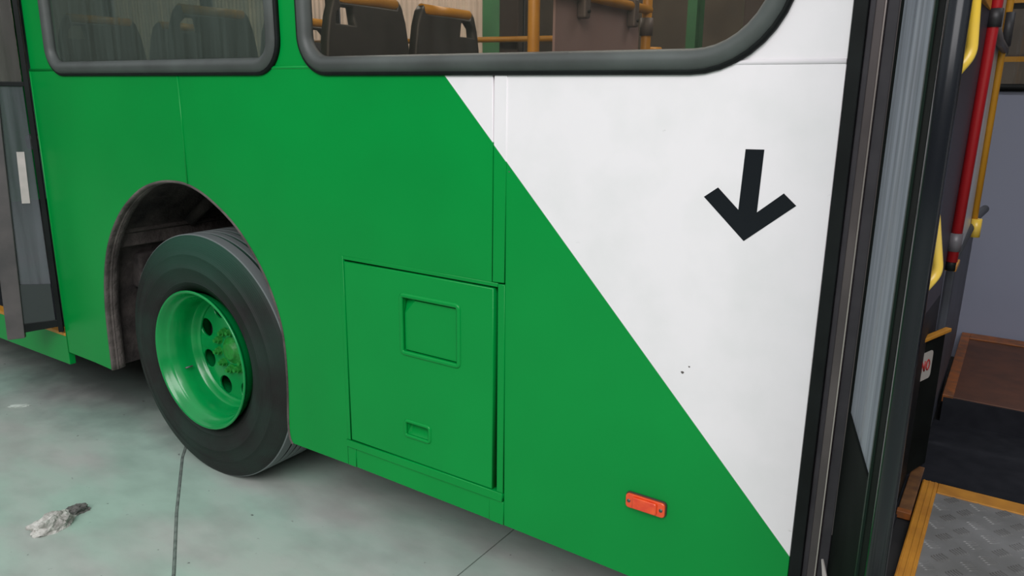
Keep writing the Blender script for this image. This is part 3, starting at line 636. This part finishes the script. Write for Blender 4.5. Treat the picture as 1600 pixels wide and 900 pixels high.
# ------------------------------------------------------------------ decal, lamp
AR = [(-0.545, 1.463), (-0.502, 1.464), (-0.506, 1.319), (-0.449, 1.368), (-0.419, 1.342), (-0.531, 1.248), (-0.636, 1.345), (-0.603, 1.370), (-0.550, 1.321)]
tag(panel('arrow_decal', AR, [], -0.0008, 0.0012, ARROWM, bus, 0.0), 'black downward arrow with blunt arms')
LX0, LX1, LZ0, LZ1 = -0.793, -0.677, 0.464, 0.507
lamp_out = rrect(LX0, LX1, LZ0, LZ1, 0.010, 4)
lb = panel('marker_lamp', rrect(LX0-0.002, LX1+0.002, LZ0-0.002, LZ1+0.002, 0.011, 4), [], -0.006, 0.007, mat('lamp_base', (0.06, 0.03, 0.025), 0.6), bus, 0.001); tag(lb, 'orange side marker lamp')
panel('lens', lamp_out, [], -0.013, 0.008, AMBER, lb, 0.002)
panel('lens_dome', rrect(LX0+0.022, LX1-0.022, LZ0+0.004, LZ1-0.004, 0.006, 4), [], -0.020, 0.008, AMBER, lb, 0.003)
for x in (LX0+0.010, LX1-0.011):
    sc = lathe('screw', [(0.001, -0.015), (0.0045, -0.015), (0.0055, -0.0125)], STEEL, None, 12); sc.parent = lb; put(sc, (x, 0, (LZ0+LZ1)/2))

# small chips in the white paint
CHIP = mat('paint_chip', (0.10, 0.085, 0.08), 0.7)
for x, z, r in ((-0.659, 0.888, 0.0042), (-0.642, 0.907, 0.0024), (-1.204, 1.368, 0.0022)):
    panel('paint_chip', [(x+r*cos(t)*(1+0.3*sin(3*t)), z+r*0.8*sin(t)) for t in [2*pi*i/10 for i in range(10)]], [], -0.0006, 0.001, CHIP, bus, 0.0)
# ------------------------------------------------------------------ inside the bus, rear door bay
FZ = 0.35
box('bus_floor', (-0.36, 0.90, 0.33), (2.55, 1.47, FZ), FLOORIN, bus)
box('bus_floor', (-0.36, 0.02, 0.326), (-0.17, 0.90, 0.34), FLOORIN, bus)
box('bus_floor', (1.0, 0.02, 0.326), (2.55, 0.90, FZ), FLOORIN, bus)
# checker plate ramp with ochre edging
ramp = box('ramp_plate', (-0.094, 0.02, 0.326), (1.0, 0.82, 0.348), CHECKER, bus)
box('ramp_edging', (-0.130, 0.02, 0.326), (-0.084, 0.892, 0.352), OCHRE, ramp, 0.002)
for k in range(3): box('edging_rib', (-0.127+k*0.0165, 0.02, 0.352), (-0.1225+k*0.0165, 0.888, 0.3545), OCHRE, ramp, 0.0008)
box('ramp_edging', (-0.0835, 0.820, 0.326), (1.0, 0.892, 0.352), OCHRE, ramp, 0.002)
# raised lozenges: five-bar tread pattern, bars in alternating directions
bm = bmesh.new()
def bar(cx, cy, ang, ln, wd, h):
    M_ = Matrix.Translation((cx, cy, 0.348)) @ Matrix.Rotation(ang, 4, 'Z')
    q = [(-ln/2, 0), (-ln*0.3, wd/2), (ln*0.3, wd/2), (ln/2, 0), (ln*0.3, -wd/2), (-ln*0.3, -wd/2)]
    lo = [bm.verts.new(M_ @ Vector((x, y, 0))) for x, y in q]; hi = [bm.verts.new(M_ @ Vector((x*0.8, y*0.6, h))) for x, y in q]
    bm.faces.new(hi)
    for i in range(6): bm.faces.new((lo[i], lo[(i+1) % 6], hi[(i+1) % 6], hi[i]))
j = 0; y = 0.05
while y < 0.80:
    x = -0.065+(0.0 if j % 2 else 0.03); i = 0
    while x < 0.95:
        a = radians(38) if (i+j) % 2 else radians(-38)
        for k in range(5):
            o_ = (k-2)*0.0092; bar(x-sin(a)*o_, y+cos(a)*o_, a, 0.036, 0.0052, 0.003)
        x += 0.070; i += 1
    y += 0.062; j += 1
o = link('tread_bars', bm2me(bm), CHECKER, ramp); o['kind'] = 'stuff'
# lower worn step left of the ramp
box('lower_step', (-0.172, 0.64, 0.262), (-0.134, 0.99, 0.300+0.052), mat('worn_brown_step', (0.10, 0.045, 0.02), 0.5, noise=25, col2=(0.2, 0.09, 0.03)), bus, 0.003)
box('step_edging', (-0.174, 0.62, 0.33), (-0.134, 0.645, 0.354), OCHRED, bus, 0.002)
# raised brown platform beyond
pf = box('raised_platform', (-0.132, 1.475, 0.33), (2.5, 2.455, 0.455), PLY, bus, 0.003)
box('platform_riser', (-0.134, 1.468, 0.33), (2.5, 1.476, 0.450), FLOORIN, pf, 0.001)
box('platform_edging', (-0.138, 1.47, 0.43), (-0.100, 2.455, 0.460), OCHRED, pf, 0.002)
box('platform_edging', (-0.10, 2.36, 0.455), (2.4, 2.452, 0.462), OCHRED, pf, 0.002)
# side walls of the bay
mp = box('modesty_panel', (-0.20, 0.50, 0.335), (-0.180, 1.22, 1.02), INDARK, bus, 0.004)
mp.data.materials[0] = BLACK
box('panel_trim', (-0.176, 1.10, 1.02), (-0.140, 1.25, 1.036), OCHRE, mp, 0.002)
# rounded grey seat end beyond it
prism('seat_end', [(1.24, 0.37), (1.75, 0.37), (2.20, 0.50), (2.32, 0.90), (2.30, 1.02), (1.30, 1.02)], lambda u, v, w_: (-0.152-w_, u, v), 0.03, SEATGREY, bus, 0.008)
# label on the panel: white plate reading NO in red
def labpt(t, z, w_=0.0): return (-0.172-0.3*t-0.95*w_, 0.90-0.95*t+0.3*w_, z)
lab = prism('label_plate', rrect(-0.034, 0.165, 0.695, 0.790, 0.014, 4), lambda u, v, w_: labpt(u, v, w_-0.003), 0.0025, STICK, bus)
tag(lab, 'small white label lettered NO in red')
prism('seat_box_panel', [(-0.115, 0.36), (0.17, 0.36), (0.17, 0.845), (-0.115, 0.845)], lambda u, v, w_: labpt(u, v, w_+0.0005), 0.01, LEAFBLK, bus)
prism('panel_trim', [(-0.118, 0.838), (0.17, 0.838), (0.17, 0.850), (-0.118, 0.850)], lambda u, v, w_: labpt(u, v, 0.004-w_), 0.02, OCHRE, mp, 0.002)
def letter_bars():
    # text reads towards the wheel-away side: N nearer the camera, O further in
    z0 = 0.728; h = 0.034
    N_ = [((0.043, 0), (0.043, 1)), ((0.043, 1), (0.021, 0)), ((0.021, 0), (0.021, 1))]
    O_ = [(-0.002+0.011*cos(t*pi/8), 0.5+0.5*sin(t*pi/8)) for t in range(17)]
    bm = bmesh.new()
    for (a, b), (c, e) in N_+list(zip(O_, O_[1:])):
        tube_bm(bm, [labpt(a, z0+b*h, -0.0035), labpt(c, z0+e*h, -0.0035)], 0.0026, 6)
    return link('lettering', bm2me(bm), STICKRED, lab)
letter_bars()
# red pole, clamps, yellow pole, partition
rp = tube('grab_pole', [(-0.1305, 0.6, 1.145), (-0.104, 0.6, 2.92)], 0.0145, RED, bus, 20); tag(rp, 'red vertical grab pole')
tube('pole_clamp', [(-0.130, 0.6, 1.175), (-0.130, 0.6, 1.225)], 0.0175, mat('clamp_grey', (0.11, 0.10, 0.11), 0.4), rp, 20)
tube('pole_clamp', [(-0.120, 0.6, 1.760), (-0.120, 0.6, 1.805)], 0.018, mat('clamp_black', (0.02, 0.018, 0.02), 0.5), rp, 20)
tube('pole_foot', [(-0.131, 0.6, 1.12), (-0.1305, 0.6, 1.15)], 0.0125, BLACK, rp, 16)
yp = tube('grab_pole', [(-0.114, 1.12, 1.16), (-0.107, 1.12, 2.92)], 0.0105, ORG, bus, 18); tag(yp, 'ochre vertical grab pole at the partition')
tube('pole_clamp', [(-0.106, 1.12, 1.74), (-0.106, 1.12, 1.84)], 0.0145, mat('clamp_black2', (0.03, 0.028, 0.03), 0.5), yp, 16)
tube('pole_end', [(-0.106, 1.12, 1.14), (-0.106, 1.12, 1.20)], 0.0165, YELH, yp, 16)
pt = box('partition_panel', (-0.128, 0.635, 1.16), (-0.121, 1.118, 2.6), INWHITE, bus, 0.001)
tube('clamp_arm', [(-0.120, 0.6, 1.78), (-0.112, 0.85, 1.74), (-0.106, 1.12, 1.73)], 0.012, GREYCL, pt, 12)
tube('support_bar', [(-0.135, 0.62, 1.14), (-0.120, 1.3, 1.18), (-0.112, 1.9, 1.14)], 0.016, mat('support_dark', (0.03, 0.032, 0.038), 0.5), bus, 12)
prism('partition_panel', [(0.22, 1.05), (0.60, 1.05), (0.60, 2.6), (0.22, 2.6)], lambda u, v, w_: (-0.158+0.016*(u-0.22)/0.38+0.012*(v-1.2)/0.7-w_, u, v), 0.006, mat('dark_purple_panel', (0.03, 0.024, 0.034), 0.5), bus)
dp = box('door_pocket_panel', (-0.245, 0.075, 0.34), (-0.168, 0.085, 1.60), mat('pocket_panel_grey', (0.33, 0.345, 0.39), 0.5, noise=4, col2=(0.25, 0.26, 0.30)), bus, 0.001)
box('pocket_band', (-0.245, 0.073, 1.60), (-0.168, 0.086, 1.67), INDARK, dp, 0.001)
box('pocket_top', (-0.245, 0.075, 1.67), (-0.168, 0.085, 2.6), mat('pocket_top_grey', (0.26, 0.28, 0.30), 0.5), dp, 0.001)
box('partition_trim', (-0.150, 0.30, 1.80), (-0.130, 0.58, 1.825), OCHRE, bus, 0.002)

# ------------------------------------------------------------------ seats and rails seen through the windows
def raised_floor():
    box('upper_floor', (-3.49, 0.83, 0.66), (-0.40, 2.46, 0.70), FLOORIN, bus)
raised_floor()
def make_seat(x, y0, wd, top, parent=bus, sd=1):
    # moulded back with two hand slots; faces the front of the bus
    o2 = [(-wd/2+0.02, 0.16), (wd/2-0.02, 0.16), (wd/2, 0.24), (wd/2-0.005, 0.50), (wd/2-0.015, 0.60), (wd/2-0.030, 0.68), (wd/2-0.050, 0.735), (wd/2-0.068, 0.755), (wd/2-0.078, 0.725), (-wd/2+0.078, 0.725), (-wd/2+0.068, 0.755), (-wd/2+0.050, 0.735), (-wd/2+0.030, 0.68), (-wd/2+0.015, 0.60), (-wd/2+0.005, 0.50), (-wd/2, 0.24)]
    def slot(s): return [(s*(wd/2-0.145), 0.655), (s*(wd/2-0.135), 0.712), (s*(wd/2-0.085), 0.712), (s*(wd/2-0.060), 0.690), (s*(wd/2-0.055), 0.655)]
    m = panel('seat', o2, [slot(sd)], -0.02, 0.04, SEAT, None, 0.006)
    for v_ in m.data.vertices:
        u, w_, z = v_.co; v_.co = (w_-0.12*(z-0.0)*0.0, u, z)
    m.parent = parent; put(m, (x, y0+wd/2, top-0.76))
    c = box('seat_cushion', (-0.46, -wd/2+0.02, 0.135), (0.0, wd/2-0.02, 0.21), SEAT, None, 0.02); c.parent = m; c.location = (0, 0, 0)
    bm = bmesh.new(); tube_bm(bm, [(0, -wd/2+0.070, 0.742), (0, wd/2-0.070, 0.742)], 0.0205, 16)
    h = link('seat_handle', bm2me(bm), ORG, None); h.parent = m; h.location = (0.0, 0, 0)
    p_ = box('seat_pedestal', (-0.30, -0.04, -0.445), (-0.12, 0.04, 0.14), UNDER, None); p_.parent = m; p_.location = (0, 0, 0)
    return m
def copy_tree(src, parent, loc):
    c = src.copy(); C.objects.link(c); c.parent = parent; put(c, loc)
    for ch in list(src.children):
        if loc[0] < -2.5 and loc[1] < 0.8 and ch.name.startswith('seat_pedestal'): continue    # these stand on the wheel housing
        k = ch.copy(); C.objects.link(k); k.parent = c; k.location = ch.location
    return c
s0 = make_seat(-2.0, 0.06, 0.435, 1.905, sd=-1)
s1 = make_seat(-2.0, 0.505, 0.435, 1.905, sd=1)
zb_ = 1.905-0.76
for x in (-2.86, -3.70):
    copy_tree(s0, bus, (x, 0.07+0.205, zb_)); copy_tree(s1, bus, (x, 0.515+0.205, zb_))
for x in (-3.3, -4.2):
    copy_tree(s0, bus, (x, 1.62+0.205, zb_-0.06)); copy_tree(s1, bus, (x, 2.04+0.205, zb_-0.06))
# ochre rail along the far windows
tube('window_rail', [(-5.0, 2.36, 1.93), (-2.45, 2.36, 1.90)], 0.017, ORG, bus, 12)
# mauve divider with rail, clamps and two posts
dv = prism('divider_panel', rrect(0.235, 0.815, 1.05, 1.864, (0.02, 0.02, 0.075, 0.02), 8), lambda u, v, w_: (-1.205-w_, u, v), 0.008, MAUVE, bus, 0.001); tag(dv, 'mauve divider panel hung from an ochre rail')
tube('divider_rail', [(-1.19, 0.16, 1.872), (-1.19, 0.86, 1.872)], 0.0155, ORG, dv, 16)
for yy in (0.375, 0.725):
    box('rail_clamp', (-1.203, yy-0.018, 1.805), (-1.172, yy+0.018, 1.895), GREYCL, dv, 0.006)
    tube('clamp_screw', [(-1.18, yy, 1.825), (-1.166, yy, 1.825)], 0.005, BLACK, dv, 8)
tube('grab_pole', [(-1.235, 0.165, 0.33), (-1.235, 0.165, 2.92)], 0.0175, ORG, bus, 20)
p2 = tube('grab_pole', [(-1.195, 0.855, 0.33), (-1.195, 0.855, 2.92)], 0.0175, ORG, bus, 20)
tube('pole_clamp', [(-1.195, 0.855, 1.785), (-1.195, 0.855, 1.845)], 0.023, GREYCL, p2, 16)
tube('pole_branch', [(-1.195, 0.855, 1.735), (-1.155, 0.90, 1.735)], 0.013, ORG, p2, 12)
tube('grab_pole', [(-0.475, 0.25, 0.33), (-0.475, 0.25, 2.92)], 0.016, ORG, bus, 16)
# grey-brown inner pillar between the far windows, near the green column
box('window_pillar', (-2.90, 2.40, 1.0), (-2.755, 2.46, 2.92), mat('brown_pillar', (0.06, 0.045, 0.04), 0.6), bus, 0.01)
box('window_pillar', (-1.34, 2.38, 1.0), (-1.21, 2.46, 2.92), mat('brown_pillar2', (0.07, 0.05, 0.045), 0.6), bus, 0.01)

# ------------------------------------------------------------------ small things on the floor
def blob(name, loc, size, rz, m, label, cat, seed, amp=0.35, flat=1.0):
    rnd = random.Random(seed); bm = bmesh.new(); bmesh.ops.create_icosphere(bm, subdivisions=4, radius=1.0)
    from mathutils import noise as nz
    for v_ in bm.verts:
        q = v_.co*1.7+Vector((seed*3.1, 0, 0)); k = 1+amp*nz.noise(q)+amp*0.6*nz.noise(q*2.3)+amp*0.35*nz.noise(q*5)+amp*0.2*abs(nz.noise(q*9))
        v_.co = Vector((v_.co.x*k*size[0], v_.co.y*k*size[1], max(-0.35, v_.co.z*k)*size[2]))
    me = bm2me(bm); o_ = link(name, me, m); o_.rotation_euler.z = rz; o_.location = (loc[0], loc[1], GZ+0.34*size[2]); tag(o_, label, cat); return o_
RAG1 = mat('crumpled_plastic', (0.62, 0.60, 0.56), 0.5, noise=22, col2=(0.26, 0.24, 0.22), bump=(60, 0.8))
RAG2 = mat('dirty_plastic', (0.17, 0.16, 0.15), 0.7, noise=45, col2=(0.06, 0.06, 0.055), bump=(60, 0.8))
blob('crumpled_wrapper', (-2.915, -0.585), (0.080, 0.038, 0.044), 1.45, RAG1, 'crumpled whitish plastic wrapper lying on the shop floor at lower left', 'litter', 1)
blob('dirty_rag', (-2.955, -0.475), (0.052, 0.024, 0.024), 1.35, RAG2, 'dark dirty scrap touching the far end of the crumpled wrapper', 'litter', 2)
blob('paper_scrap', (-4.268, -0.086), (0.050, 0.014, 0.008), 0.75, mat('paper', (0.5, 0.55, 0.5), 0.7), 'tiny pale paper scrap on the floor left of the wheel', 'litter', 3)
